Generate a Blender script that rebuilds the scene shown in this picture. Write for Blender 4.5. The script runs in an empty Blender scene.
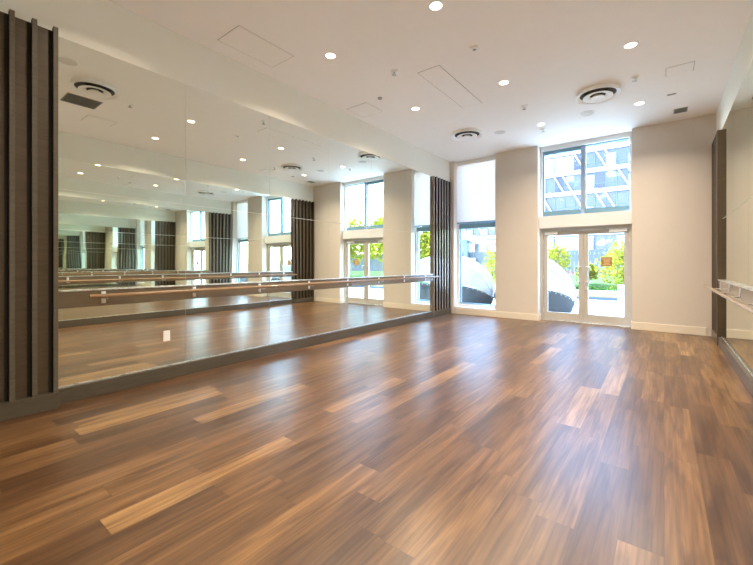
import bpy, bmesh, math, random
from mathutils import Vector, Matrix
random.seed(7)
D = bpy.data
SC = bpy.context.scene
COL = SC.collection
PI = math.pi

# ------------------------------------------------------------------ room numbers (metres)
EYE = 1.37
XL, XR = -4.705, 0.775          # wall planes
ML, MR = -4.69, 0.76            # mirror faces
YB, YF = 9.43, -1.25            # window wall, wall behind the viewpoint
HC = 4.18                       # ceiling
MZ0, MZ1, MZ2 = 0.15, 2.10, 3.59
COLS = [.985 + 1.2375*k for k in range(7)]   # mirror columns, last edge 8.41

# ------------------------------------------------------------------ mesh builder
class MB:
    def __init__(self): self.bm = bmesh.new()
    def box(self, x0, x1, y0, y1, z0, z1, bev=0.0):
        r = bmesh.ops.create_cube(self.bm, size=1.0)
        vs = r['verts']
        for v in vs:
            v.co = Vector(((x0+x1)/2 + v.co.x*(x1-x0), (y0+y1)/2 + v.co.y*(y1-y0), (z0+z1)/2 + v.co.z*(z1-z0)))
        if bev > 0:
            es = list({e for v in vs for e in v.link_edges})
            bmesh.ops.bevel(self.bm, geom=es, offset=bev, segments=2, profile=0.5, affect='EDGES')
        return self
    def bar(self, a, b, w, h=None):
        a, b = Vector(a), Vector(b); h = h or w
        d = b-a; L = d.length
        q = d.to_track_quat('Z', 'Y').to_matrix().to_4x4()
        r = bmesh.ops.create_cube(self.bm, size=1.0)
        for v in r['verts']:
            v.co = (Matrix.Translation((a+b)/2) @ q) @ Vector((v.co.x*w, v.co.y*h, v.co.z*L))
        return self
    def tube(self, pts, r, seg=14, caps=True):
        pts = [Vector(p) for p in pts]; rings = []
        for i, p in enumerate(pts):
            if i == 0: d = pts[1]-pts[0]
            elif i == len(pts)-1: d = pts[-1]-pts[-2]
            else: d = (pts[i+1]-pts[i]).normalized() + (pts[i]-pts[i-1]).normalized()
            d.normalize()
            up = Vector((0, 0, 1)) if abs(d.z) < .95 else Vector((1, 0, 0))
            u = d.cross(up).normalized(); w = u.cross(d).normalized()
            rr = r[i] if isinstance(r, (list, tuple)) else r
            rings.append([self.bm.verts.new(p + u*rr*math.cos(2*PI*k/seg) + w*rr*math.sin(2*PI*k/seg)) for k in range(seg)])
        for A, B in zip(rings, rings[1:]):
            for k in range(seg): self.bm.faces.new((A[k], A[(k+1) % seg], B[(k+1) % seg], B[k]))
        if caps:
            self.bm.faces.new(rings[0][::-1]); self.bm.faces.new(rings[-1])
        return self
    def lathe(self, prof, seg=40, c=(0, 0, 0)):
        rings = []
        for (r, z) in prof:
            if r < 1e-6: rings.append([self.bm.verts.new((c[0], c[1], c[2]+z))])
            else: rings.append([self.bm.verts.new((c[0]+r*math.cos(2*PI*k/seg), c[1]+r*math.sin(2*PI*k/seg), c[2]+z)) for k in range(seg)])
        for A, B in zip(rings, rings[1:]):
            for k in range(seg):
                a, b = A[k % len(A)], A[(k+1) % seg % len(A)]
                d, e = B[k % len(B)], B[(k+1) % seg % len(B)]
                f = [a]
                for v in (b, e, d):
                    if v not in f: f.append(v)
                if len(f) >= 3: self.bm.faces.new(f)
        return self
    def quad(self, a, b, c, d):
        self.bm.faces.new([self.bm.verts.new(p) for p in (a, b, c, d)]); return self
    def grid(self, fn, nu, nv):
        V = [[self.bm.verts.new(fn(i/nu, j/nv)) for j in range(nv+1)] for i in range(nu+1)]
        for i in range(nu):
            for j in range(nv):
                self.bm.faces.new((V[i][j], V[i+1][j], V[i+1][j+1], V[i][j+1]))
        return self
    def build(self, name, mat, parent=None, smooth=False, recalc=True, kind=None, label=None):
        if recalc: bmesh.ops.recalc_face_normals(self.bm, faces=self.bm.faces[:])
        if smooth:
            for f in self.bm.faces: f.smooth = True
            for e in self.bm.edges:
                if len(e.link_faces) == 2 and e.calc_face_angle(0) > math.radians(38): e.smooth = False
        me = D.meshes.new(name); self.bm.to_mesh(me); self.bm.free()
        me.materials.append(mat)
        o = D.objects.new(name, me); COL.objects.link(o)
        if parent is not None: o.parent = parent
        if kind: o['kind'] = kind
        if label: o['label'] = label
        return o

def tag(o, label, cat, group=None, kind=None):
    if label: o['label'] = label
    if cat: o['category'] = cat
    if group: o['group'] = group
    if kind: o['kind'] = kind
    return o
def thing(name, label, cat, loc=(0, 0, 0), group=None, rz=0.0, kind=None):
    o = D.objects.new(name, None); COL.objects.link(o)
    o.location = loc; o.rotation_euler = (0, 0, rz); o.empty_display_size = .1
    return tag(o, label, cat, group, kind)
def kids(o): return [c for c in D.objects if c.parent == o]
def copy_tree(o, loc, label=None, group=None, rz=None):
    r = o.copy(); COL.objects.link(r); r.location = loc
    if rz is not None: r.rotation_euler = (0, 0, rz)
    if label: r['label'] = label
    if group: r['group'] = group
    for ch in kids(o):
        c = ch.copy(); COL.objects.link(c); c.parent = r
        for g in kids(ch):
            d = g.copy(); COL.objects.link(d); d.parent = c
    return r

# ------------------------------------------------------------------ materials
class NT:
    def __init__(self, name):
        self.m = D.materials.new(name); self.m.use_nodes = True
        self.t = self.m.node_tree; self.t.nodes.clear()
        self.out = self.n('ShaderNodeOutputMaterial')
    def n(self, typ, **kw):
        nd = self.t.nodes.new(typ)
        for k, v in kw.items(): setattr(nd, k, v)
        return nd
    def put(self, sock, v):
        if isinstance(v, bpy.types.NodeSocket): self.t.links.new(v, sock)
        elif v is not None: sock.default_value = v
    def math(self, op, a, b=None, c=None):
        nd = self.n('ShaderNodeMath', operation=op)
        for s, v in zip(nd.inputs, (a, b, c)): self.put(s, v)
        return nd.outputs[0]
    def ramp(self, fac, stops, interp='LINEAR'):
        nd = self.n('ShaderNodeValToRGB'); nd.color_ramp.interpolation = interp
        e = nd.color_ramp.elements
        while len(e) < len(stops): e.new(0.5)
        for el, (p, c) in zip(e, stops):
            el.position = p; el.color = (*c, 1) if len(c) == 3 else c
        self.put(nd.inputs[0], fac); return nd.outputs[0]
    def mix(self, fac, a, b, mode='MIX'):
        nd = self.n('ShaderNodeMix', data_type='RGBA', blend_type=mode)
        self.put(nd.inputs[0], fac)
        self.put(nd.inputs[6], (*a, 1) if isinstance(a, tuple) and len(a) == 3 else a)
        self.put(nd.inputs[7], (*b, 1) if isinstance(b, tuple) and len(b) == 3 else b)
        return nd.outputs[2]
    def coord(self): return self.n('ShaderNodeTexCoord').outputs['Object']
    def scaled(self, v, s):
        nd = self.n('ShaderNodeVectorMath', operation='MULTIPLY'); self.put(nd.inputs[0], v); nd.inputs[1].default_value = s
        return nd.outputs[0]
    def noise(self, v, scale=1.0, detail=4.0, rough=.55, dist=0.0):
        nd = self.n('ShaderNodeTexNoise'); self.put(nd.inputs['Vector'], v)
        nd.inputs['Scale'].default_value = scale; nd.inputs['Detail'].default_value = detail
        nd.inputs['Roughness'].default_value = rough; nd.inputs['Distortion'].default_value = dist
        return nd.outputs[0]
    def bump(self, h, strength, dist=.01):
        nd = self.n('ShaderNodeBump'); self.put(nd.inputs['Height'], h)
        nd.inputs['Strength'].default_value = strength; nd.inputs['Distance'].default_value = dist
        return nd.outputs[0]
    def bsdf(self, base, rough=.5, metal=0.0, normal=None, spec=.5, **kw):
        p = self.n('ShaderNodeBsdfPrincipled')
        self.put(p.inputs['Base Color'], (*base, 1) if isinstance(base, tuple) and len(base) == 3 else base)
        self.put(p.inputs['Roughness'], rough); self.put(p.inputs['Metallic'], metal)
        self.put(p.inputs['Specular IOR Level'], spec)
        if normal is not None: self.put(p.inputs['Normal'], normal)
        for k, v in kw.items(): self.put(p.inputs[k.replace('_', ' ')], v)
        self.t.links.new(p.outputs[0], self.out.inputs[0]); return p

def paint(name, col, rough=.6, var=.008, scale=6.0, bump=.02, spec=.3):
    m = NT(name); c = m.coord()
    n = m.noise(c, scale, 5)
    lo = tuple(max(0, x*(1-var)) for x in col); hi = tuple(min(1, x*(1+var)) for x in col)
    m.bsdf(m.ramp(n, [(.3, lo), (.7, hi)]), rough, normal=m.bump(m.noise(c, 180, 2), bump, .002), spec=spec)
    return m.m
def metal(name, col, rough=.3):
    m = NT(name); n = m.noise(m.scaled(m.coord(), (3, 3, 60)), 4, 3)
    m.bsdf(col, m.math('MULTIPLY_ADD', n, .12, rough-.06), 1.0); return m.m
def glass(name, tint=(.97, 1, 1), refl=.07):
    m = NT(name)
    tr = m.n('ShaderNodeBsdfTransparent'); tr.inputs[0].default_value = (*tint, 1)
    gl = m.n('ShaderNodeBsdfGlossy'); gl.inputs['Roughness'].default_value = 0.0
    lw = m.n('ShaderNodeLayerWeight'); lw.inputs[0].default_value = .5
    mx = m.n('ShaderNodeMixShader')          # Schlick reflectance of one surface of the pane
    fr = m.math('MULTIPLY_ADD', m.math('POWER', lw.outputs['Facing'], 5.0), .9, .04)
    m.put(mx.inputs[0], fr); m.t.links.new(tr.outputs[0], mx.inputs[1]); m.t.links.new(gl.outputs[0], mx.inputs[2])
    m.t.links.new(mx.outputs[0], m.out.inputs[0]); return m.m

def floor_mat():
    m = NT('plank_floor'); c = m.coord()
    s = m.n('ShaderNodeSeparateXYZ'); m.put(s.inputs[0], c)
    W, L = .184, 1.22
    rx = m.math('DIVIDE', s.outputs[0], W); row = m.math('FLOOR', rx)
    wn = m.n('ShaderNodeTexWhiteNoise', noise_dimensions='1D'); m.put(wn.inputs['W'], row)
    ry = m.math('ADD', m.math('DIVIDE', s.outputs[1], L), m.math('MULTIPLY', wn.outputs[0], 7.3)); idx = m.math('FLOOR', ry)
    cv = m.n('ShaderNodeCombineXYZ'); m.put(cv.inputs[0], row); m.put(cv.inputs[1], idx)
    pn = m.n('ShaderNodeTexWhiteNoise', noise_dimensions='3D'); m.put(pn.inputs['Vector'], cv.outputs[0])
    rnd = pn.outputs[0]
    base = m.ramp(rnd, [(0.0, FL[0]), (.35, FL[1]), (.62, FL[2]), (.88, FL[3]), (1.0, FL[4])])
    # grain: long streaks along the plank, shifted per plank
    off = m.n('ShaderNodeVectorMath', operation='MULTIPLY_ADD')
    m.put(off.inputs[0], pn.outputs[1]); off.inputs[1].default_value = (20, 20, 20); m.put(off.inputs[2], c)
    g1 = m.noise(m.scaled(off.outputs[0], (8, .7, 1)), 2.0, 3, .55, .6)
    g2 = m.noise(m.scaled(off.outputs[0], (38, .8, 1)), 2.0, 3, .5)
    col = m.mix(m.ramp(g1, [(.36, (0, 0, 0)), (.66, (1, 1, 1))]), base, m.mix(1.0, base, (.42, .36, .33), 'MULTIPLY'))
    col = m.mix(m.ramp(g2, [(.40, (0, 0, 0)), (.70, (.7, .7, .7))]), col, m.mix(1.0, col, (.42, .38, .36), 'MULTIPLY'))
    fx = m.math('FRACT', rx); fy = m.math('FRACT', ry)
    ex = m.math('MINIMUM', fx, m.math('SUBTRACT', 1.0, fx)); ey = m.math('MINIMUM', fy, m.math('SUBTRACT', 1.0, fy))
    seam = m.math('MAXIMUM', m.math('LESS_THAN', ex, .008), m.math('LESS_THAN', ey, .0014))
    col = m.mix(m.math('MULTIPLY', seam, .55), col, (.03, .018, .01))
    h = m.math('SUBTRACT', 1.0, seam)
    rough = m.math('MULTIPLY_ADD', g2, .04, .285)
    m.bsdf(col, rough, normal=m.bump(h, .08, .0015), spec=.72)
    return m.m
FL = [(.112, .053, .020), (.155, .077, .029), (.195, .100, .038), (.25, .134, .051), (.36, .208, .082)]

def wood(name, lo, hi, scale=(3, 3, 30), rough=.45, coat=0.0):
    m = NT(name); v = m.scaled(m.coord(), scale)
    n = m.noise(v, 1.6, 6, .6, .6); n2 = m.noise(v, 9, 3)
    col = m.mix(m.math('MULTIPLY', n2, .35), m.ramp(n, [(.3, lo), (.7, hi)]), lo)
    m.bsdf(col, rough, normal=m.bump(n2, .06, .002), spec=.4, Coat_Weight=coat, Coat_Roughness=.12); return m.m
def mirror_mat():
    m = NT('mirror_glass'); c = m.coord()
    g = m.n('ShaderNodeNewGeometry')
    n = m.noise(m.scaled(g.outputs['Position'], (1, 1, .8)), .9, 1.0, .4)
    b = m.bump(n, .035, .05)
    gl = m.n('ShaderNodeBsdfGlossy'); gl.inputs['Color'].default_value = (.905, .95, .895, 1); gl.inputs['Roughness'].default_value = 0
    m.put(gl.inputs['Normal'], b); m.t.links.new(gl.outputs[0], m.out.inputs[0]); return m.m
def emit(name, col, s):
    m = NT(name); e = m.n('ShaderNodeEmission'); e.inputs[0].default_value = (*col, 1); e.inputs[1].default_value = s
    m.t.links.new(e.outputs[0], m.out.inputs[0]); return m.m
def fabric_translucent(name, col, fac):
    m = NT(name); c = m.coord()
    w = m.noise(m.scaled(c, (400, 400, 400)), 1, 1)
    cc = m.ramp(w, [(.2, tuple(x*.95 for x in col)), (.8, col)])
    d = m.n('ShaderNodeBsdfDiffuse'); m.put(d.inputs[0], cc)
    t = m.n('ShaderNodeBsdfTranslucent'); m.put(t.inputs[0], cc)
    mx = m.n('ShaderNodeMixShader'); mx.inputs[0].default_value = fac
    m.t.links.new(d.outputs[0], mx.inputs[1]); m.t.links.new(t.outputs[0], mx.inputs[2]); m.t.links.new(mx.outputs[0], m.out.inputs[0]); return m.m
def leaf_mat(name, a, b):
    m = NT(name); c = m.coord()
    cc = m.ramp(m.noise(c, 9, 3), [(.3, a), (.7, b)])
    d = m.n('ShaderNodeBsdfDiffuse'); m.put(d.inputs[0], cc)
    t = m.n('ShaderNodeBsdfTranslucent'); m.put(t.inputs[0], cc)
    mx = m.n('ShaderNodeMixShader'); mx.inputs[0].default_value = .4
    m.t.links.new(d.outputs[0], mx.inputs[1]); m.t.links.new(t.outputs[0], mx.inputs[2]); m.t.links.new(mx.outputs[0], m.out.inputs[0]); return m.m
def wicker_mat():
    m = NT('grey_wicker'); c = m.coord()
    s = m.n('ShaderNodeSeparateXYZ'); m.put(s.inputs[0], c)
    ang = m.math('ARCTAN2', s.outputs[1], s.outputs[0])
    a = m.math('SINE', m.math('MULTIPLY', ang, 70.0)); b = m.math('SINE', m.math('MULTIPLY', s.outputs[2], 150.0))
    k = m.math('MULTIPLY', a, b)
    col = m.ramp(m.math('MULTIPLY_ADD', k, .5, .5), [(0, (.03, .034, .038)), (1, (.08, .086, .092))])
    m.bsdf(col, .7, normal=m.bump(k, .5, .01), spec=.1); return m.m

M = dict(
    floor=floor_mat(),
    wall=paint('wall_paint', (.70, .64, .575)), side=paint('side_wall_paint', (.83, .835, .775)), ceil=paint('ceiling_paint', (.94, .92, .90)),
    base=paint('baseboard_paint', (.82, .74, .63), .4),
    panel=wood('taupe_wood', (.060, .041, .023), (.092, .064, .037)),
    plinth=wood('plinth_wood', (.062, .050, .034), (.09, .075, .052), (3, 3, 30), .4, .3),
    edgeplain=wood('plain_edge_wood', (.075, .062, .043), (.11, .092, .065), (3, 3, 30), .5),
    litedge=wood('lit_edge_wood', (.14, .118, .09), (.20, .17, .13), (3, 3, 30), .35, .9), finshade=paint('painted_fin_shade', (.018, .016, .013), .7),  # paler wood copy paints light-struck faces; black paints the fins' shade
    board=wood('barre_board_wood', (.10, .073, .045), (.15, .112, .07), (2, 2, 30), .3, 1.0),
    rail=wood('rail_wood', (.19, .115, .055), (.29, .18, .09), (30, 3, 30), .28, 1.0),
    cap=metal('brushed_aluminium', (.78, .80, .78), .28),
    steel=metal('bracket_steel', (.78, .78, .76), .3),
    mirror=mirror_mat(), seam=paint('mirror_backing', (.72, .78, .72), .5),
    alu=paint('grey_frame_paint', (.52, .50, .46), .4), wframe=paint('white_frame_paint', (.82, .84, .84), .4),
    bframe=paint('blue_grey_frame_paint', (.20, .36, .45), .35), white=paint('white_enamel', (.93, .94, .94), .35),
    dthroat=paint('throat_grey', (.07, .07, .065), .7), dark=paint('dark_gap', (.02, .02, .02), .8), grille=paint('grey_grille', (.33, .34, .31), .6),
    shade=fabric_translucent('shade_fabric', (.93, .87, .83), .42),
    glass=glass('clear_glass'), mull=paint('mullion_paint', (.36, .44, .54), .35),
    lens=emit('lamp_lens', (1.0, .80, .55), 7.0),
    plate=paint('white_plastic', (.9, .9, .9), .3), sprk=metal('sprinkler_metal', (.45, .43, .41), .4),
    signb=paint('sign_brown', (.40, .22, .085), .5), signp=paint('sign_pale', (.80, .55, .30), .5), paper=paint('sign_paper', (.88, .88, .86), .6),
    # outdoors
    patio=paint('pale_concrete', (.66, .64, .60), .8, .08, 1.5), grass=paint('lawn_grass', (.05, .13, .012), .9, .35, 14, .3),
    leafa=leaf_mat('bright_leaves', (.15, .17, .012), (.38, .34, .04)), leafb=leaf_mat('mid_leaves', (.02, .07, .01), (.07, .15, .02)),
    bark=wood('bark', (.10, .07, .05), (.2, .15, .1)), canvas=fabric_translucent('white_canvas', (.38, .37, .36), .10), wicker=wicker_mat(),
    cush=paint('cushion_cloth', (.72, .74, .76), .9), yellow=paint('buff_stone', (.24, .19, .10), .8, .15), blue=paint('slate_stone', (.06, .085, .11), .7, .1),
    fence=paint('grey_fence', (.11, .12, .125), .7), roofp=paint('pinkish_roof', (.25, .18, .17), .7), post=paint('blue_grey_post', (.12, .15, .19), .6),
    bwhite=paint('white_cladding', (.50, .505, .51), .6, .03, .3), bglass=None, bdark=paint('dark_pane', (.06, .06, .085), .2), bblind=paint('pale_blind', (.32, .35, .38), .6), bline=paint('facade_line', (.10, .14, .19), .5),
    red=paint('flower_red', (.6, .06, .08), .7),
)
g = NT('blue_curtain_glass')
gn = g.noise(g.scaled(g.coord(), (.35, .35, .55)), 1.0, 3)
g.bsdf(g.ramp(gn, [(.36, (.085, .088, .15)), (.6, (.20, .19, .26))], 'CONSTANT'), .25, .35, spec=.4); M['bglass'] = g.m

def struct(name, mb, mat, **kw): return mb.build(name, mat, kind='structure', **kw)

# ------------------------------------------------------------------ the room shell
struct('floor', MB().box(XL-.2, XR+.2, YF-.2, 9.80, -.12, 0), M['floor'])
struct('ceiling', MB().box(XL-.2, XR+.2, YF-.2, 9.80, HC, HC+.3), M['ceil'])
struct('wall_left', MB().box(XL-.2, XL, YF-.2, 9.80, 0, HC), M['side'])
struct('wall_right', MB().box(XR, XR+.2, YF-.2, 9.80, 0, HC), M['side'])
struct('wall_rear', MB().box(XL, XR, YF-.2, YF, 0, HC), M['side'])
WX0, WX1, DX0, DX1 = -4.58, -3.42, -2.39, -.53
wb = MB()
wb.box(XL, WX0, YB, 9.80, 0, HC).box(WX0, WX1, YB, 9.80, 0, .18).box(WX1, DX0, YB, 9.80, 0, HC).box(DX1, XR, YB, 9.80, 0, HC)
struct('wall_back', wb, M['wall'])
bb = MB()
bb.box(-4.50, WX1+.0, YB-.016, YB, 0, .155, .004).box(WX1, DX0, YB-.016, YB, 0, .155, .004).box(DX1, .64, YB-.016, YB, 0, .155, .004)
bb.box(DX0, DX0+.014, YB, 9.655, 0, .155).box(DX1-.014, DX1, YB, 9.655, 0, .155)
struct('baseboard_back', bb, M['base'])
struct('baseboard_left', MB().box(XL, -4.645, COLS[0], 8.405, 0, .15, .003), M['plinth'])
struct('baseboard_right', MB().box(.715, XR, COLS[0], 8.405, 0, .15, .003), M['plinth'])

# ------------------------------------------------------------------ mirrors
ORD = ['first', 'second', 'third', 'fourth', 'fifth', 'sixth']
GAP = .004
for side in (0, 1):
    x0, x1 = (XL, ML) if side == 0 else (MR, XR)
    for k in range(6):
        for row in (0, 1):
            z0, z1 = ((MZ0, MZ1-GAP) if row == 0 else (MZ1+GAP, MZ2))
            mb = MB().box(x0, x1, COLS[k]+.0012, COLS[k+1]-.0012, z0, z1)
            o = mb.build('mirror_panel', M['mirror'])
            w = 'left' if side == 0 else 'right'
            far = {0: 'nearest the camera', 5: 'beside the slatted panel by the windows'}.get(k, ORD[k] + ' column from the camera')
            tag(o, f"{'tall lower' if row == 0 else 'upper'} wall mirror pane on the {w} wall, {far}", 'mirror', f'{w} wall mirror panes')

struct('trim_5', MB().box(ML, ML+.006, COLS[0], 8.405, .15, .164, .001), M['cap'])      # channel under the left mirrors
struct('trim_6', MB().box(MR-.006, MR, COLS[0], 8.405, .15, .164, .001), M['cap'])
# ------------------------------------------------------------------ slatted fin panels
def fin_panel(label, side, y0, y1, fins, dep, end, edge, endm):
    """left wall: faces +X; side=1: right wall, faces -X. dep = depth of board, fins, plinth, end board."""
    xw = XL if side == 0 else XR
    s = 1 if side == 0 else -1
    yc = (y0+y1)/2
    t = thing('slatted_wall_panel', label, 'wall panel', (xw, yc, 0), 'slatted dark wood wall panels')
    def bx(a, b, ya, yb, z0, z1, bev=.002):
        p, q = sorted((s*a, s*b)); return MB().box(p, q, ya-yc, yb-yc, z0, z1, bev)
    ys = y0+.042 if end else y0
    bx(.001, dep[0], ys, y1, .15, 3.585).build('back_board', M['panel'], t)
    bx(.001, dep[2], ys, y1, 0, .15).build('plinth', M['plinth'], t)
    if end: bx(.001, dep[3], y0, y0+.042, 0, 3.595).build('end_board', endm, t)
    fw_ = .060 if end else .036
    for y in fins:
        f = bx(dep[0], dep[1]-.014, y+.002, y+fw_-.002, .15, 3.61, .0).build('fin', M['finshade'], t, label='fin body blackened as painted shade, with lighter wood edge')  # black body colour stands in for the fin's unlit sides
        bx(dep[1]-.014, dep[1], y, y+fw_, .15, 3.61).build('fin_edge', edge, f)
        bx(dep[0], dep[0]+.004, y-.026, y+.001, .15, 3.58, 0).build('painted_shadow', M['finshade'], f)  # black strip paints the shadow beside the fin
    return t
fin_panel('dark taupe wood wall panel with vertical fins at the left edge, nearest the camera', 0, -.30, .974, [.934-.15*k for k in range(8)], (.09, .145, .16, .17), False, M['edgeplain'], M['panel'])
fin_panel('dark taupe slatted wood panel between the left mirrors and the shaded tall window', 0, 8.41, 9.385, [8.565+.154*k for k in range(6)], (.015, .066, .07, .072), True, M['litedge'], M['litedge'])
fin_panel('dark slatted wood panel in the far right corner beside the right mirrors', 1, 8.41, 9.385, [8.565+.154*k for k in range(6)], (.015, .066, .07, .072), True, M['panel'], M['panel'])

# ------------------------------------------------------------------ ballet barres
BY = [1.355+.951*k for k in range(8)]
def barre(label, side, hr):
    xm = ML if side == 0 else MR
    s = 1 if side == 0 else -1
    yc = 4.64
    t = thing('ballet_barre', label, 'ballet barre', (xm, yc, 0), 'wall mounted ballet barres')
    def bx(a, b, y0, y1, z0, z1, bev=.0):
        p, q = sorted((s*a, s*b)); return MB().box(p, q, y0-yc, y1-yc, z0, z1, bev)
    bx(.0, .045, COLS[0]+.001, 8.40, .93, 1.092, .002).build('backing_board', M['board'], t)
    bx(.0, .052, COLS[0]+.001, 8.40, 1.092, 1.106, .002).build('top_cap', M['cap'], t, label='pale metal cap along the board')
    d = .17 if side == 0 else .21
    mb = MB().tube([(s*d, 1.20-yc, hr), (s*d, 8.44-yc, hr)], .0215, 18)
    mb.build('rail', M['rail'], t, smooth=True, label='round wooden hand rail')
    for y in BY:
        b = MB()
        p, q = sorted((s*.045, s*.051)); b.box(p, q, y-.02-yc, y+.02-yc, .955, 1.08, .002)
        b.tube([(s*.05, y-yc, hr-.03), (s*(d-.02), y-yc, hr-.03), (s*(d-.004), y-yc, hr-.024), (s*d, y-yc, hr-.015)], .008, 10)
        b.build('bracket', M['steel'], t, smooth=True, label='steel plate bracket')
    return t
barre('long wooden ballet barre with board and steel brackets across the left mirrors', 0, 1.04)
barre('long ballet barre on the right wall mirrors, its rail end by the corner panel', 1, 1.0)

# ------------------------------------------------------------------ outlet on the mirror
t = thing('outlet_cover', 'small white outlet cover plate low on the left mirror', 'outlet', (ML, 2.0, .51))
MB().box(0, .006, -.038, .038, -.062, .062, .002).build('plate', M['plate'], t)
for z in (-.026, .026):
    MB().box(.006, .008, -.018, .018, z-.017, z+.017, .001).build('socket', M['plate'], t)

# ------------------------------------------------------------------ ceiling fittings
LIGHT_W = 15.5
LAMP_COL = (1.0, .83, .64)
def downlight(x, y, label, proto=[None]):
    if proto[0] is None:
        t = thing('recessed_downlight', label, 'ceiling light', (x, y, HC), 'recessed ceiling downlights')
        MB().lathe([(.066, -.001), (.067, -.007), (.090, -.005), (.093, -.001), (.093, 0.0)], 36).build('trim_ring', M['white'], t, smooth=True)
        MB().lathe([(0, -.004), (.040, -.0045), (.066, -.003)], 36).build('lens', M['lens'], t, smooth=True)
        proto[0] = t
    else:
        t = copy_tree(proto[0], (x, y, HC), label)
    L = D.lights.new('downlight_lamp', 'AREA'); L.shape = 'DISK'; L.size = .12; L.energy = LIGHT_W; L.color = LAMP_COL; L.spread = math.radians(138)
    lo = D.objects.new('downlight_lamp', L); COL.objects.link(lo); lo.parent = t; lo.location = (0, 0, -.012)
DLX = (-3.57, -1.97, -.34)
RW = {0: 'left row', 1: 'middle row', 2: 'right row'}
for j, y in enumerate((1.43, 3.62, 5.80, 8.0)):
    for i, x in enumerate(DLX):
        if j == 3 and i == 0: continue
        where = ['overhead out of the picture', 'closest to the camera', 'halfway down the room', 'closest to the windows'][j]
        downlight(x, y, f'round recessed ceiling downlight, {RW[i]}, {where}')

def diffuser(x, y, label, proto=[None]):
    if proto[0]: return copy_tree(proto[0], (x, y, HC), label)
    t = thing('ceiling_air_diffuser', label, 'air vent', (x, y, HC), 'round ceiling air diffusers'); proto[0] = t
    MB().lathe([(.298, 0), (.302, -.03), (.325, -.060), (.328, -.067), (.319, -.072), (.278, -.056), (.262, -.044), (.262, 0)], 56).build('outer_ring', M['white'], t, smooth=True)
    MB().lathe([(.0, -.038), (.261, -.038), (.261, 0), (0, 0)], 40).build('throat', M['dthroat'], t, label='dark throat behind the rings')
    MB().lathe([(.118, -.045), (.16, -.056), (.208, -.072), (.216, -.078), (.216, -.086), (.206, -.089), (.155, -.078), (.12, -.066), (.115, -.055)], 48).build('inner_ring', M['white'], t, smooth=True)
    MB().lathe([(0, -.055), (.06, -.062), (.094, -.088), (.097, -.096), (.091, -.101), (.075, -.097), (0, -.095)], 40).build('core', M['white'], t, smooth=True)
    b = MB()
    for k in range(4):
        a = PI/4+k*PI/2; c, s_ = math.cos(a), math.sin(a)
        b.bar((.02*c, .02*s_, -.062), (.25*c, .25*s_, -.045), .012, .012)
    b.build('spider_arms', M['dark'], t)
    return t
diffuser(-.86, 7.06, 'round white stepped air diffuser on the ceiling, before the glass doors')
diffuser(-3.36, 7.56, 'round white stepped air diffuser on the ceiling, before the shaded tall window')
diffuser(-2.2, 1.98, 'round white stepped air diffuser shown only in the left mirror beside the grey grille')

def speaker(x, y, label, proto=[None]):
    if proto[0]: return copy_tree(proto[0], (x, y, HC), label)
    t = thing('ceiling_speaker', label, 'speaker', (x, y, HC), 'flush round ceiling speakers'); proto[0] = t
    MB().lathe([(.116, 0), (.118, -.006), (.136, -.006), (.14, -.002), (.14, 0)], 40).build('frame', M['white'], t, smooth=True)
    MB().lathe([(0, -.005), (.10, -.0045), (.117, -.003), (.117, 0)], 40).build('grille', paint_grille, t, smooth=True)
    return t
paint_grille = paint('speaker_grille', (.72, .70, .66), .7)
speaker(-1.14, 7.95, 'flush round white ceiling speaker between the right diffuser and the glass doors')
speaker(-2.78, 7.94, 'flush round ceiling speaker beside the left diffuser near the pier')
speaker(-2.81, 1.49, 'flush round ceiling speaker shown only at the left mirror top edge')

def sprinkler(x, y, label, proto=[None]):
    if proto[0]: return copy_tree(proto[0], (x, y, HC), label)
    t = thing('fire_sprinkler', label, 'sprinkler', (x, y, HC), 'pendent ceiling fire sprinklers'); proto[0] = t
    MB().lathe([(.0, 0), (.055, 0), (.057, -.008), (.036, -.020), (.016, -.024), (0, -.024)], 28).build('escutcheon', M['white'], t, smooth=True)
    b = MB().tube([(0, 0, -.016), (0, 0, -.034)], .011, 14)
    b.tube([(.012, 0, -.032), (.017, 0, -.045), (.004, 0, -.058)], .0035, 8).tube([(-.012, 0, -.032), (-.017, 0, -.045), (-.004, 0, -.058)], .0035, 8)
    b.build('frame_arms', M['sprk'], t, smooth=True)
    MB().lathe([(0, -.056), (.032, -.057), (.032, -.061), (0, -.062)], 20).build('deflector', M['sprk'], t)
    return t
sprinkler(-3.12, 4.48, 'small ceiling sprinkler left of the long access panel')
sprinkler(-1.98, 6.89, 'small ceiling sprinkler left of the right round diffuser')
sprinkler(-.35, 6.84, 'small ceiling sprinkler between the two right row downlights')
sprinkler(-2.0, 8.31, 'small ceiling sprinkler behind the downlight near the glass doors')
sprinkler(-1.92, 2.57, 'small ceiling sprinkler shown only in the left mirror right of the diffuser')

t = thing('ceiling_motion_sensor', 'tiny square white sensor on the ceiling between two middle row downlights', 'sensor', (-1.96, 4.64, HC), rz=.2)
MB().box(-.05, .05, -.05, .05, -.022, 0, .006).build('housing', M['white'], t)
MB().lathe([(0, -.028), (.018, -.026), (.026, -.021)], 20).build('sensor_eye', M['grille'], t, smooth=True)
t = thing('ceiling_smoke_detector', 'tiny round detector on the ceiling near the small left access panel', 'detector', (-3.82, 5.06, HC))
MB().lathe([(.04, 0), (.04, -.012), (.03, -.022), (0, -.024)], 24).build('housing', M['sprk'], t, smooth=True)
MB().lathe([(0, -.03), (.01, -.028), (.012, -.022)], 16).build('sensor_eye', M['grille'], t, smooth=True)
t = thing('ceiling_sensor', 'small flat grey sensor strip on the ceiling right of the far right downlight', 'sensor', (.10, 7.9, HC))
MB().box(-.06, .06, -.025, .025, -.010, 0, .003).build('housing', M['sprk'], t)
MB().box(-.045, .045, -.012, .012, -.0115, -.009).build('sensor_window', M['grille'], t)

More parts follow.
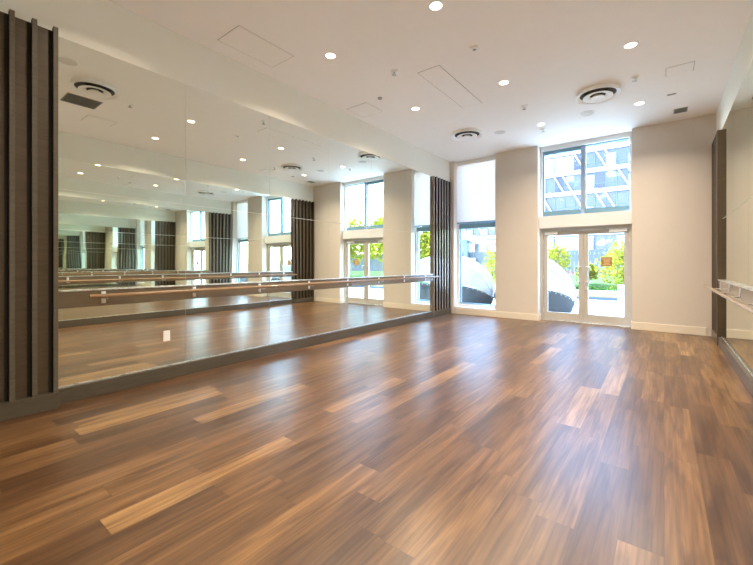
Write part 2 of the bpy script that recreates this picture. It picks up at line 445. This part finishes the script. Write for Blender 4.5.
def access_panel(x0, x1, y0, y1, label, long_line=True):
    cx, cy = (x0+x1)/2, (y0+y1)/2
    t = thing('ceiling_access_panel', label, 'access panel', (cx, cy, HC-.0012), 'flush ceiling access panels')
    a, b = (x1-x0)/2, (y1-y0)/2; e = .007
    MB().box(-a+e, a-e, -b+e, b-e, -.004, 0, .0015).build('hatch', M['ceil'], t)
    f = MB().box(-a, a, -b, -b+e*.8, -.0012, 0).box(-a, a, b-e*.8, b, -.0012, 0)
    e2 = e*(.75 if long_line else .3)
    f.box(-a, -a+e2, -b+e, b-e, -.0012, 0).box(a-e2, a, -b+e, b-e, -.0012, 0)
    f.build('shadow_gap', M['grille'], t)
access_panel(-4.45, -3.97, 2.5, 3.33, 'flush rectangular ceiling access panel beside the left bulkhead, nearest the camera', False)
access_panel(-4.58, -4.11, 5.05, 5.54, 'flush square ceiling access panel beside the left bulkhead, farther down the room', False)
access_panel(-2.88, -2.52, 4.73, 6.30, 'long flush ceiling access panel in the middle of the ceiling')
access_panel(.02, .34, 6.80, 7.12, 'small flush ceiling access panel near the right bulkhead')
access_panel(-.75, -.33, 2.27, 2.75, 'flush ceiling access panel shown only in the left mirror below the grey grille', False)

def grille(x0, x1, y0, y1, n, label):
    cx, cy = (x0+x1)/2, (y0+y1)/2; a, b = (x1-x0)/2, (y1-y0)/2
    t = thing('ceiling_grille', label, 'air vent', (cx, cy, HC), 'rectangular ceiling grilles')
    f = .014
    MB().box(-a, a, -b, -b+f, -.008, 0).box(-a, a, b-f, b, -.008, 0).box(-a, -a+f, -b+f, b-f, -.008, 0).box(a-f, a, -b+f, b-f, -.008, 0).build('frame', M['grille'], t)
    MB().box(-a+f, a-f, -b+f, b-f, -.0015, 0).build('back_plate', M['dthroat'], t)
    v = MB()
    for k in range(n):
        y = -b+f+(k+.5)*(2*b-2*f)/n
        v.bar((-a+f, y, -.005), (a-f, y, -.005), .004, .010)
    v.build('louvres', M['grille'], t)
grille(-1.61, -1.15, 1.77, 2.26, 16, 'grey square return air grille shown only in the left mirror top corner')
grille(.14, .34, 8.70, 8.95, 7, 'small grey rectangular grille on the ceiling above the far right wall')

# ------------------------------------------------------------------ tall window with shade
YG = 9.74
w = MB()
fw = .055
w.box(WX0, WX0+fw, 9.66, 9.79, .18, HC-.03).box(WX1-fw, WX1, 9.66, 9.79, .18, HC-.03)
w.box(WX0+fw, WX1-fw, 9.66, 9.79, .18, .18+.075).box(WX0+fw, WX1-fw, 9.66, 9.79, HC-.10, HC)
wroot = w.build('window_1', M['wframe'], kind='structure')
MB().box(WX0+fw, WX1-fw, 9.655, 9.79, 2.33, 2.47, .004).build('transom', M['bframe'], wroot, label='blue grey transom bar')
MB().box(WX0+fw, WX0+fw+.022, 9.70, 9.78, .255, 2.33).box(WX1-fw-.022, WX1-fw, 9.70, 9.78, .255, 2.33).box(WX0+fw, WX1-fw, 9.70, 9.78, .255, .277).build('glazing_bead', M['bframe'], wroot, label='thin blue grey bead')
MB().box(WX0+fw, WX1-fw, YG, YG+.008, .255, 2.33).build('lower_pane', M['glass'], wroot)
MB().box(WX0+fw, WX1-fw, YG, YG+.008, 2.47, HC-.10).build('upper_pane', M['glass'], wroot)
struct('trim_2', MB().box(WX0, WX1, 9.52, 9.80, .162, .182, .003), M['white'])   # sill board
t = thing('roller_shade', 'white translucent roller shade covering the upper half of the tall left window', 'window shade', ((WX0+WX1)/2, 9.62, 2.47))
hw = (WX1-WX0)/2 - .012
MB().box(-hw, hw, -.001, .001, .03, 1.62).build('shade_cloth', M['shade'], t)
MB().box(-hw, hw, -.012, .012, 0, .034, .004).build('bottom_bar', M['bframe'], t)
MB().tube([(-hw, .0, 1.645), (hw, .0, 1.645)], .034, 20).build('roller_tube', M['wframe'], t, smooth=True)
MB().box(-hw, hw, -.045, -.04, 1.62, 1.705).build('valance', M['wframe'], t)

# ------------------------------------------------------------------ upper window above the doors
DM = (DX0+DX1)/2 - .01
w = MB()
w.box(DX0, DX0+.05, 9.66, 9.79, 2.50, HC-.0).box(DX1-.05, DX1, 9.66, 9.79, 2.50, HC-.0)
w.box(DX0+.05, DX1-.05, 9.62, 9.79, 4.08, HC)
wroot = w.build('window_2', M['wframe'], kind='structure')
MB().box(DM-.04, DM+.04, 9.66, 9.79, 2.5, 4.08, .003).build('mullion', M['mull'], wroot, label='blue grey centre mullion')
MB().box(DX0+.05, DM-.04, 9.70, 9.79, 2.50, 2.63, .003).box(DM+.04, DX1-.05, 9.70, 9.79, 2.50, 2.63, .003).build('bottom_rail', M['bframe'], wroot, label='blue grey bottom rail')
MB().box(DX0+.05, DX0+.08, 9.69, 9.78, 2.63, 4.08).box(DM-.052, DM-.04, 9.69, 9.78, 2.63, 4.08).box(DM+.04, DM+.052, 9.69, 9.78, 2.63, 4.08).box(DX0+.08, DM-.052, 9.69, 9.78, 4.0, 4.08).box(DM+.052, DX1-.05, 9.69, 9.78, 4.06, 4.08).build('glazing_bead', M['bframe'], wroot, label='thin blue grey bead')
MB().box(DX0+.05, DM-.04, YG, YG+.008, 2.63, 4.08).build('left_pane', M['glass'], wroot)
MB().box(DM+.04, DX1-.05, YG, YG+.008, 2.63, 4.08).build('right_pane', M['glass'], wroot)
struct('trim_1', MB().box(DX0, DX1, 9.56, 9.80, 2.215, 2.50, .003), M['wframe'])    # spandrel

# ------------------------------------------------------------------ double glass doors
struct('trim_3', MB().box(DX0, DX0+.06, 9.66, 9.80, 0, 2.215).box(DX1-.06, DX1, 9.66, 9.80, 0, 2.215).box(DX0+.06, DX1-.06, 9.66, 9.80, 2.14, 2.215), M['alu'])
struct('trim_4', MB().box(DX0+.06, DX1-.06, 9.64, 9.81, 0, .014, .004), M['cap'])   # threshold
def door(name, x0, x1, hinge_right, closer):
    st, y0, y1 = .095, 9.70, 9.76
    m = MB()
    m.box(x0, x0+st, y0, y1, .02, 2.135, .003).box(x1-st, x1, y0, y1, .02, 2.135, .003)
    m.box(x0+st, x1-st, y0, y1, .02, .205).box(x0+st, x1-st, y0, y1, 2.04, 2.135)
    r = m.build(name, M['alu'], kind='structure')
    MB().box(x0+st, x1-st, 9.727, 9.735, .205, 2.04).build('glass_pane', M['glass'], r)
    px = x0+st*.62 if hinge_right else x1-st*.62
    dx = 1 if hinge_right else -1
    gx = px+dx*.075
    MB().tube([(px, 9.70, .95), (px, 9.66, .95), (px+dx*.012, 9.648, .95), (gx-dx*.012, 9.648, .95), (gx, 9.648, .962), (gx, 9.648, 1.288), (gx-dx*.012, 9.648, 1.30), (px+dx*.012, 9.648, 1.30), (px, 9.66, 1.30), (px, 9.70, 1.30)], .012, 12).build('pull_handle', M['steel'], r, smooth=True, label='looped steel pull handle')
    if hinge_right:
        lk = MB().box(px-.028, px+.028, 9.68, 9.70, .77, .86, .004); lk.build('lock', M['steel'], r)
    c0, c1 = closer
    MB().box(c0, c1, 9.655, 9.70, 2.065, 2.125, .004).build('closer', M['wframe'], r)
    a = (c0+c1)/2
    MB().bar((a, 9.67, 2.13), (a-.22 if hinge_right else a+.22, 9.64, 2.15), .016, .01).build('closer_arm', M['steel'], r)
    hx = x1 if hinge_right else x0
    for z in (.25, 1.05, 1.9):
        MB().tube([(hx, 9.695, z-.05), (hx, 9.695, z+.05)], .011, 10).build('hinge', M['steel'], r, smooth=True)
    return r
door('door_1', DX0+.062, DM-.002, False, (DX0+.10, DX0+.38))
door('door_2', DM+.002, DX1-.062, True, (DX1-.43, DX1-.10))

t = thing('door_sign', 'small brown square notice with pale lines on the right glass door', 'sign', (-1.015, 9.727, 1.41))
MB().box(-.105, .105, -.004, 0, -.10, .10, .001).build('plaque', M['signb'], t)
b = MB()
for z, h in ((.058, .10), (.025, .065), (-.005, .07), (-.035, .06), (-.066, .085)):
    b.box(-h*.85, h*.85, -.0055, -.004, z-.008, z+.008)
b.build('pale_lines', M['signp'], t)
t.rotation_euler = (0, 0, 0)

# ------------------------------------------------------------------ outdoors: ground, planting
struct('patio_ground', MB().box(-60, 60, 9.80, 90, -.2, -.02), M['patio'])
b = MB().grid(lambda u, v: (-14+34*u, 17.0+4.6*v, .22+.55*math.sin(v*PI*.5)+.04*math.sin(u*21+v*7)), 60, 14)
tag(b.build('lawn', M['grass'], smooth=True), 'raised bright green lawn beyond the patio kerb', 'lawn', kind='stuff')
t = thing('garden_kerb', 'low buff stone kerb with slate edges in front of the lawn', 'kerb', (3, 16.4, 0))
MB().box(-17, 17, -.03, .6, -.05, .08).build('footing', M['blue'], t, label='dark slate footing')
MB().box(-17, 17, 0, .6, .08, .24, .01).build('stone_course', M['yellow'], t)
MB().box(-17, 17, -.03, .6, .24, .31, .01).build('coping', M['bwhite'], t)

def leaf_cloud(n, fn, size, rnd):
    m = MB()
    for _ in range(n):
        c = Vector(fn(rnd)); a = Vector((rnd.uniform(-1, 1), rnd.uniform(-1, 1), rnd.uniform(-.6, .9))).normalized()
        bq = a.cross(Vector((rnd.uniform(-1, 1), rnd.uniform(-1, 1), rnd.uniform(-1, 1)))).normalized()
        s = size*rnd.uniform(.6, 1.3)
        m.quad(c-a*s, c+bq*s*.45, c+a*s, c-bq*s*.45)
    return m
def ball(rx, ry, rz, cz):
    def f(r):
        while True:
            p = Vector((r.uniform(-1, 1), r.uniform(-1, 1), r.uniform(-1, 1)))
            if .25 < p.length < 1: break
        p = p * (.8+.2*math.sin(5*p.x+3*p.z)*math.cos(4*p.y))
        return (p.x*rx, p.y*ry, cz+p.z*rz)
    return f
def bush(name, x, y, z0, h, r, mat, label, trunk=.35, n=1500, size=.10, group='garden trees and shrubs'):
    rnd = random.Random(int(x*100+y*7))
    t = thing(name, label, 'tree' if 'tree' in name else 'shrub', (x, y, z0), group)
    leaf_cloud(n, ball(r, r, (h-trunk*h*.6)/2, h*(.5+trunk*.3)), size, rnd).build('foliage', mat, t, recalc=False)
    m = MB().tube([(0, 0, -.15), (.02, .03, h*.35), (-.03, 0, h*.7)], [.05, .035, .015], 8)
    for k in range(5):
        a = rnd.uniform(0, 6.28); m.tube([(0, .01, h*(.25+.08*k)), (r*.6*math.cos(a), r*.6*math.sin(a), h*(.45+.09*k))], [.018, .006], 6)
    m.build('trunk', M['bark'], t, smooth=True)
    return t
bush('garden_tree', -1.25, 17.6, .15, 2.25, 1.05, M['leafa'], 'full bright leafy shrub tree seen through the right door, above the white planter', .05, 1500, .085)
bush('garden_tree', -3.75, 17.6, .4, 2.0, .8, M['leafa'], 'bright leafy small tree seen over the daybed through the left door', .3, 800, .085)
bush('garden_tree', -2.6, 18.3, .5, 1.0, .5, M['leafa'], 'low bright yellowish shrub in front of the grey fence', .1, 800)
bush('garden_tree', -5.95, 16.0, -.02, 2.2, .5, M['leafa'], 'bright green sapling at the right edge of the tall left window', .2, 420, .08)
for i, (x, y, h, r) in enumerate([(.9, 18.6, 3.6, 1.3), (4.5, 18.5, 4.2, 1.5), (7.4, 19.0, 4.4, 1.4), (10.7, 19.6, 4.6, 1.7), (13.9, 20.0, 4.8, 1.8)]):
    bush('garden_tree', x, y, .5, h, r, M['leafa'],
         f"broad leafy garden tree seen only in mirrored doors, {ORD[i]} from the white planter", .25, 1700, .15)
hd = leaf_cloud(2600, lambda r: (r.uniform(-9, 9), r.gauss(0, .14), r.uniform(.0, .22)), .055, random.Random(3)).build('hedge', M['leafb'], recalc=False)
hd.location = (0, 17.12, .24)
tag(hd, 'low dark green clipped hedge along the kerb', 'hedge', kind='stuff')
fl = leaf_cloud(500, lambda r: (r.uniform(-6, 4), r.gauss(0, .2), r.uniform(0, .25)), .05, random.Random(5)).build('flowers', M['red'], recalc=False)
fl.location = (0, 21.0, .78); tag(fl, 'red flowers dotted along the top of the lawn', 'flowers', kind='stuff')

t = thing('planter_box', 'plain white square planter box at the kerb seen through the right door', 'planter', (-1.0, 15.5, -.02), rz=.05)
MB().box(-.27, .27, -.27, .27, 0, .58, .02).build('box', M['bwhite'], t)
MB().box(-.29, .29, -.29, .29, .58, .63, .01).build('rim', M['bwhite'], t)

t = thing('garden_fence', 'long grey vertical board fence behind the lawn', 'fence', (-2, 23.5, -.02))
b = MB()
for k in range(150):
    b.box(-15+.2*k, -15+.2*k+.185, -.015, .015, .1, 2.15)
b.build('boards', M['fence'], t)
for k in range(11):
    MB().box(-15+3*k-.05, -15+3*k+.05, .02, .12, 0, 2.25).build('fence_post', M['post'], t)
MB().box(-15, 15, .015, .05, .4, .5).box(-15, 15, .015, .05, 1.8, 1.9).build('fence_rail', M['fence'], t)

# pergola seen in the tall window
t = thing('pergola', 'small pavilion with sloping pinkish roof on blue grey posts beyond the left window', 'pavilion', (-10.75, 24.2, -.02))
def roof(u, v): return (-1.35+2.9*u, -1.2+2.4*v, 3.42-.62*max(0, u-.45)/.55)
b = MB().grid(roof, 12, 4); b.grid(lambda u, v: (roof(u, v)[0], roof(u, v)[1], roof(u, v)[2]-.28), 12, 4)
for v in (0.0, 1.0): b.grid(lambda u, w, v=v: (roof(u, v)[0], roof(u, v)[1], roof(u, v)[2]-.28*w), 12, 1)
for u in (0.0, 1.0): b.grid(lambda v, w, u=u: (roof(u, v)[0], roof(u, v)[1], roof(u, v)[2]-.28*w), 4, 1)
b.build('roof', M['roofp'], t)
for x in (-.95, .35):
    for y in (-.9, .9): MB().box(x-.13, x+.13, y-.13, y+.13, 0, 3.13).build('post', M['post'], t)
MB().box(-1.1, .9, -.95, -.85, 2.75, 2.95).build('beam', M['post'], t)
MB().box(-1.3, 1.0, -1.0, -.95, .0, 1.75).build('low_wall', M['bwhite'], t)

# ------------------------------------------------------------------ daybeds
def daybed(loc, label, proto=[None]):
    if proto[0]: return copy_tree(proto[0], loc, label)
    t = thing('wicker_daybed', label, 'daybed', loc, 'round daybeds with white canopies on the patio'); proto[0] = t
    RX, HZ = 1.10, .33
    def rim(th): return HZ+.44*max(0, -math.sin(th))
    b = MB().grid(lambda u, v: ((RX-.16+.16*v**.6)*math.cos(2*PI*u), (RX-.16+.16*v**.6)*math.sin(2*PI*u), rim(2*PI*u)*v), 64, 8)
    b.grid(lambda u, v: ((RX-.07*v)*math.cos(2*PI*u), (RX-.07*v)*math.sin(2*PI*u), rim(2*PI*u)+.012*math.sin(PI*v)), 64, 3)
    b.grid(lambda u, v: ((RX-.07)*math.cos(2*PI*u), (RX-.07)*math.sin(2*PI*u), rim(2*PI*u)-(rim(2*PI*u)-.2)*v), 64, 4)
    b.build('wicker_shell', M['wicker'], t, smooth=True)
    MB().lathe([(0, .20), (.98, .20), (1.0, .24), (1.0, .33), (.96, .38), (.8, .40), (0, .40)], 48).build('cushion', M['cush'], t, smooth=True)
    def can(u, v):                      # u along the rib, v from the back rim to the front arch
        ph = math.radians(25+95*v); tt = PI*u
        R = 1.06+.23*math.sin(ph)
        R -= .02*abs(math.sin(PI*3*v))*math.sin(tt)
        return (RX*1.01*math.cos(tt), -R*math.sin(tt)*math.cos(ph), HZ+R*math.sin(tt)*math.sin(ph))
    MB().grid(can, 36, 36).build('canopy', M['canvas'], t, smooth=True)
    for v in (0.0, 1/3, 2/3, 1.0):
        MB().tube([Vector(can(i/36, v)) for i in range(1, 36)], .012 if v < 1 else .03, 8).build('canopy_rib', M['canvas'], t, smooth=True)
    st = None
    for k in range(22):
        a = PI+PI*(k+.5)/22
        p = (1.105*math.cos(a), 1.105*math.sin(a), rim(a)-.03)
        if st is None: st = o = MB().lathe([(0, -.012), (.012, 0), (0, .012)], 8).build('stud', M['white'], t)
        else: o = st.copy(); COL.objects.link(o)
        o.location = p
    return t
daybed((-3.03, 11.42, -.02), 'round grey wicker daybed with white canopy hood behind the left glass door')
daybed((-5.36, 11.5, -.02), 'round grey wicker daybed with white canopy hood behind the tall left window')

# ------------------------------------------------------------------ the office building
BYY = 70.0
t = thing('office_building', 'large pale blue glass office building with white floor bands and diagonal braces', 'building', (-14, BYY, -.02))
bx0, bx1, FH, B0, NF = -34, 22, 3.42, 2.95, 6
MB().box(bx0, bx1, .3, 14, 0, 23).build('glass_wall', M['bglass'], t)
for k in range(NF+1):
    z = B0+k*FH
    MB().box(bx0-.2, bx1+.2, -.4, .35, z-.29, z+.29).build('floor_band', M['bwhite'], t)
b = MB(); xx = bx0
while xx < bx1:
    b.box(xx, xx+.08, .16, .32, 0, 23); xx += 1.5
for k in range(NF):
    b.box(bx0, bx1, .2, .31, B0+k*FH+1.2, B0+k*FH+1.27)
b.build('mullions', M['bline'], t)
for k in range(18):
    x = bx0+3.1*k
    j = k % 3
    for n in (j-2, j, j+2, j+4):
        z0, z1 = B0+max(n, 1)*FH, B0+min(n+2, 6)*FH
        if z1 > z0: MB().bar((x+3.6*(n+2-(z1-B0)/FH)/2, -.12, z1), (x+3.6-3.6*((z0-B0)/FH-n)/2, -.12, z0), .2, .2).build('brace', M['bwhite'], t)
rb = random.Random(11)
wp, dp, pp = MB(), MB(), MB()
for k in range(int((bx1-bx0)/3.0)):
    x = bx0+3.0*k
    for n in range(NF):
        zz = B0+n*FH
        r = rb.random()
        if n >= 4 and x < 1: wp.box(x+.1, x+2.9, .05, .3, zz+.5, zz+2.9)
        elif n == 0 and k % 4 != 1: wp.box(x+.1, x+2.9, .05, .3, zz+.5, zz+2.9)
        elif r < .22: dp.box(x+.1, x+1.42, .22, .3, zz+.5, zz+2.9)
        elif r < .5: pp.box(x+1.6, x+2.92, .22, .3, zz+.5, zz+1.1+1.8*rb.random())
wp.build('white_panels', M['bwhite'], t); dp.build('dark_panes', M['bdark'], t); pp.build('pale_blinds', M['bblind'], t)
fr = MB()
for k in range(9):
    x = bx0+6.0*k+.7
    for (xa, xb, za, zb) in ((x, x+2.2, 0, .12), (x, x+2.2, 1.9, 2.02), (x, x+.12, 0, 2.0), (x+2.1, x+2.22, 0, 2.0), (x, x+2.2, .55, .66)):
        fr.box(xa, xb, -.08, .06, B0+.6+za, B0+.6+zb)
fr.build('window_surrounds', M['bline'], t)
MB().box(bx0, bx1, -.4, 14, 23, 24.2).build('parapet', M['bwhite'], t)
MB().box(bx0, bx1, -.3, .3, 0, B0-1.2).build('ground_floor_wall', M['bwhite'], t)

# ------------------------------------------------------------------ sun, sky, camera
W = D.worlds.new('sky'); SC.world = W; W.use_nodes = True
nt = W.node_tree; nt.nodes.clear()
out = nt.nodes.new('ShaderNodeOutputWorld'); bg = nt.nodes.new('ShaderNodeBackground'); sky = nt.nodes.new('ShaderNodeTexSky')
sky.sky_type = 'NISHITA'; sky.sun_disc = False; sky.sun_elevation = math.radians(45); sky.sun_rotation = math.radians(-81); sky.air_density = 1.0; sky.dust_density = .6; sky.ozone_density = 3.0
bg.inputs[1].default_value = 2.0
nt.links.new(sky.outputs[0], bg.inputs[0]); nt.links.new(bg.outputs[0], out.inputs[0])
S = D.lights.new('sun', 'SUN'); S.energy = 30.0; S.angle = math.radians(.6); S.color = (.60, .79, 1.0)
so = D.objects.new('sun', S); COL.objects.link(so)
so.rotation_euler = Vector((.70, -.11, -.70)).to_track_quat('-Z', 'Y').to_euler()

cam = D.cameras.new('camera'); co = D.objects.new('camera', cam); COL.objects.link(co)
co.location = (0, 0, EYE); co.rotation_euler = (PI/2, 0, math.atan2(.6099, .7925))
cam.sensor_fit = 'HORIZONTAL'; cam.sensor_width = 36; cam.lens = 36*373.6/753; cam.shift_y = -19.0/753
cam.clip_start = .02; cam.clip_end = 400
SC.camera = co

vs = SC.view_settings
SC.display_settings.display_device = 'sRGB'
vs.view_transform = 'Standard'; vs.look = 'None'; vs.gamma = 1; vs.use_curve_mapping = False
vs.exposure = 0.56
cy = SC.cycles
cy.max_bounces = 18; cy.glossy_bounces = 14; cy.diffuse_bounces = 8; cy.transmission_bounces = 8; cy.transparent_max_bounces = 16
cy.sample_clamp_indirect = 6.0; cy.blur_glossy = .5
cy.use_denoising = True
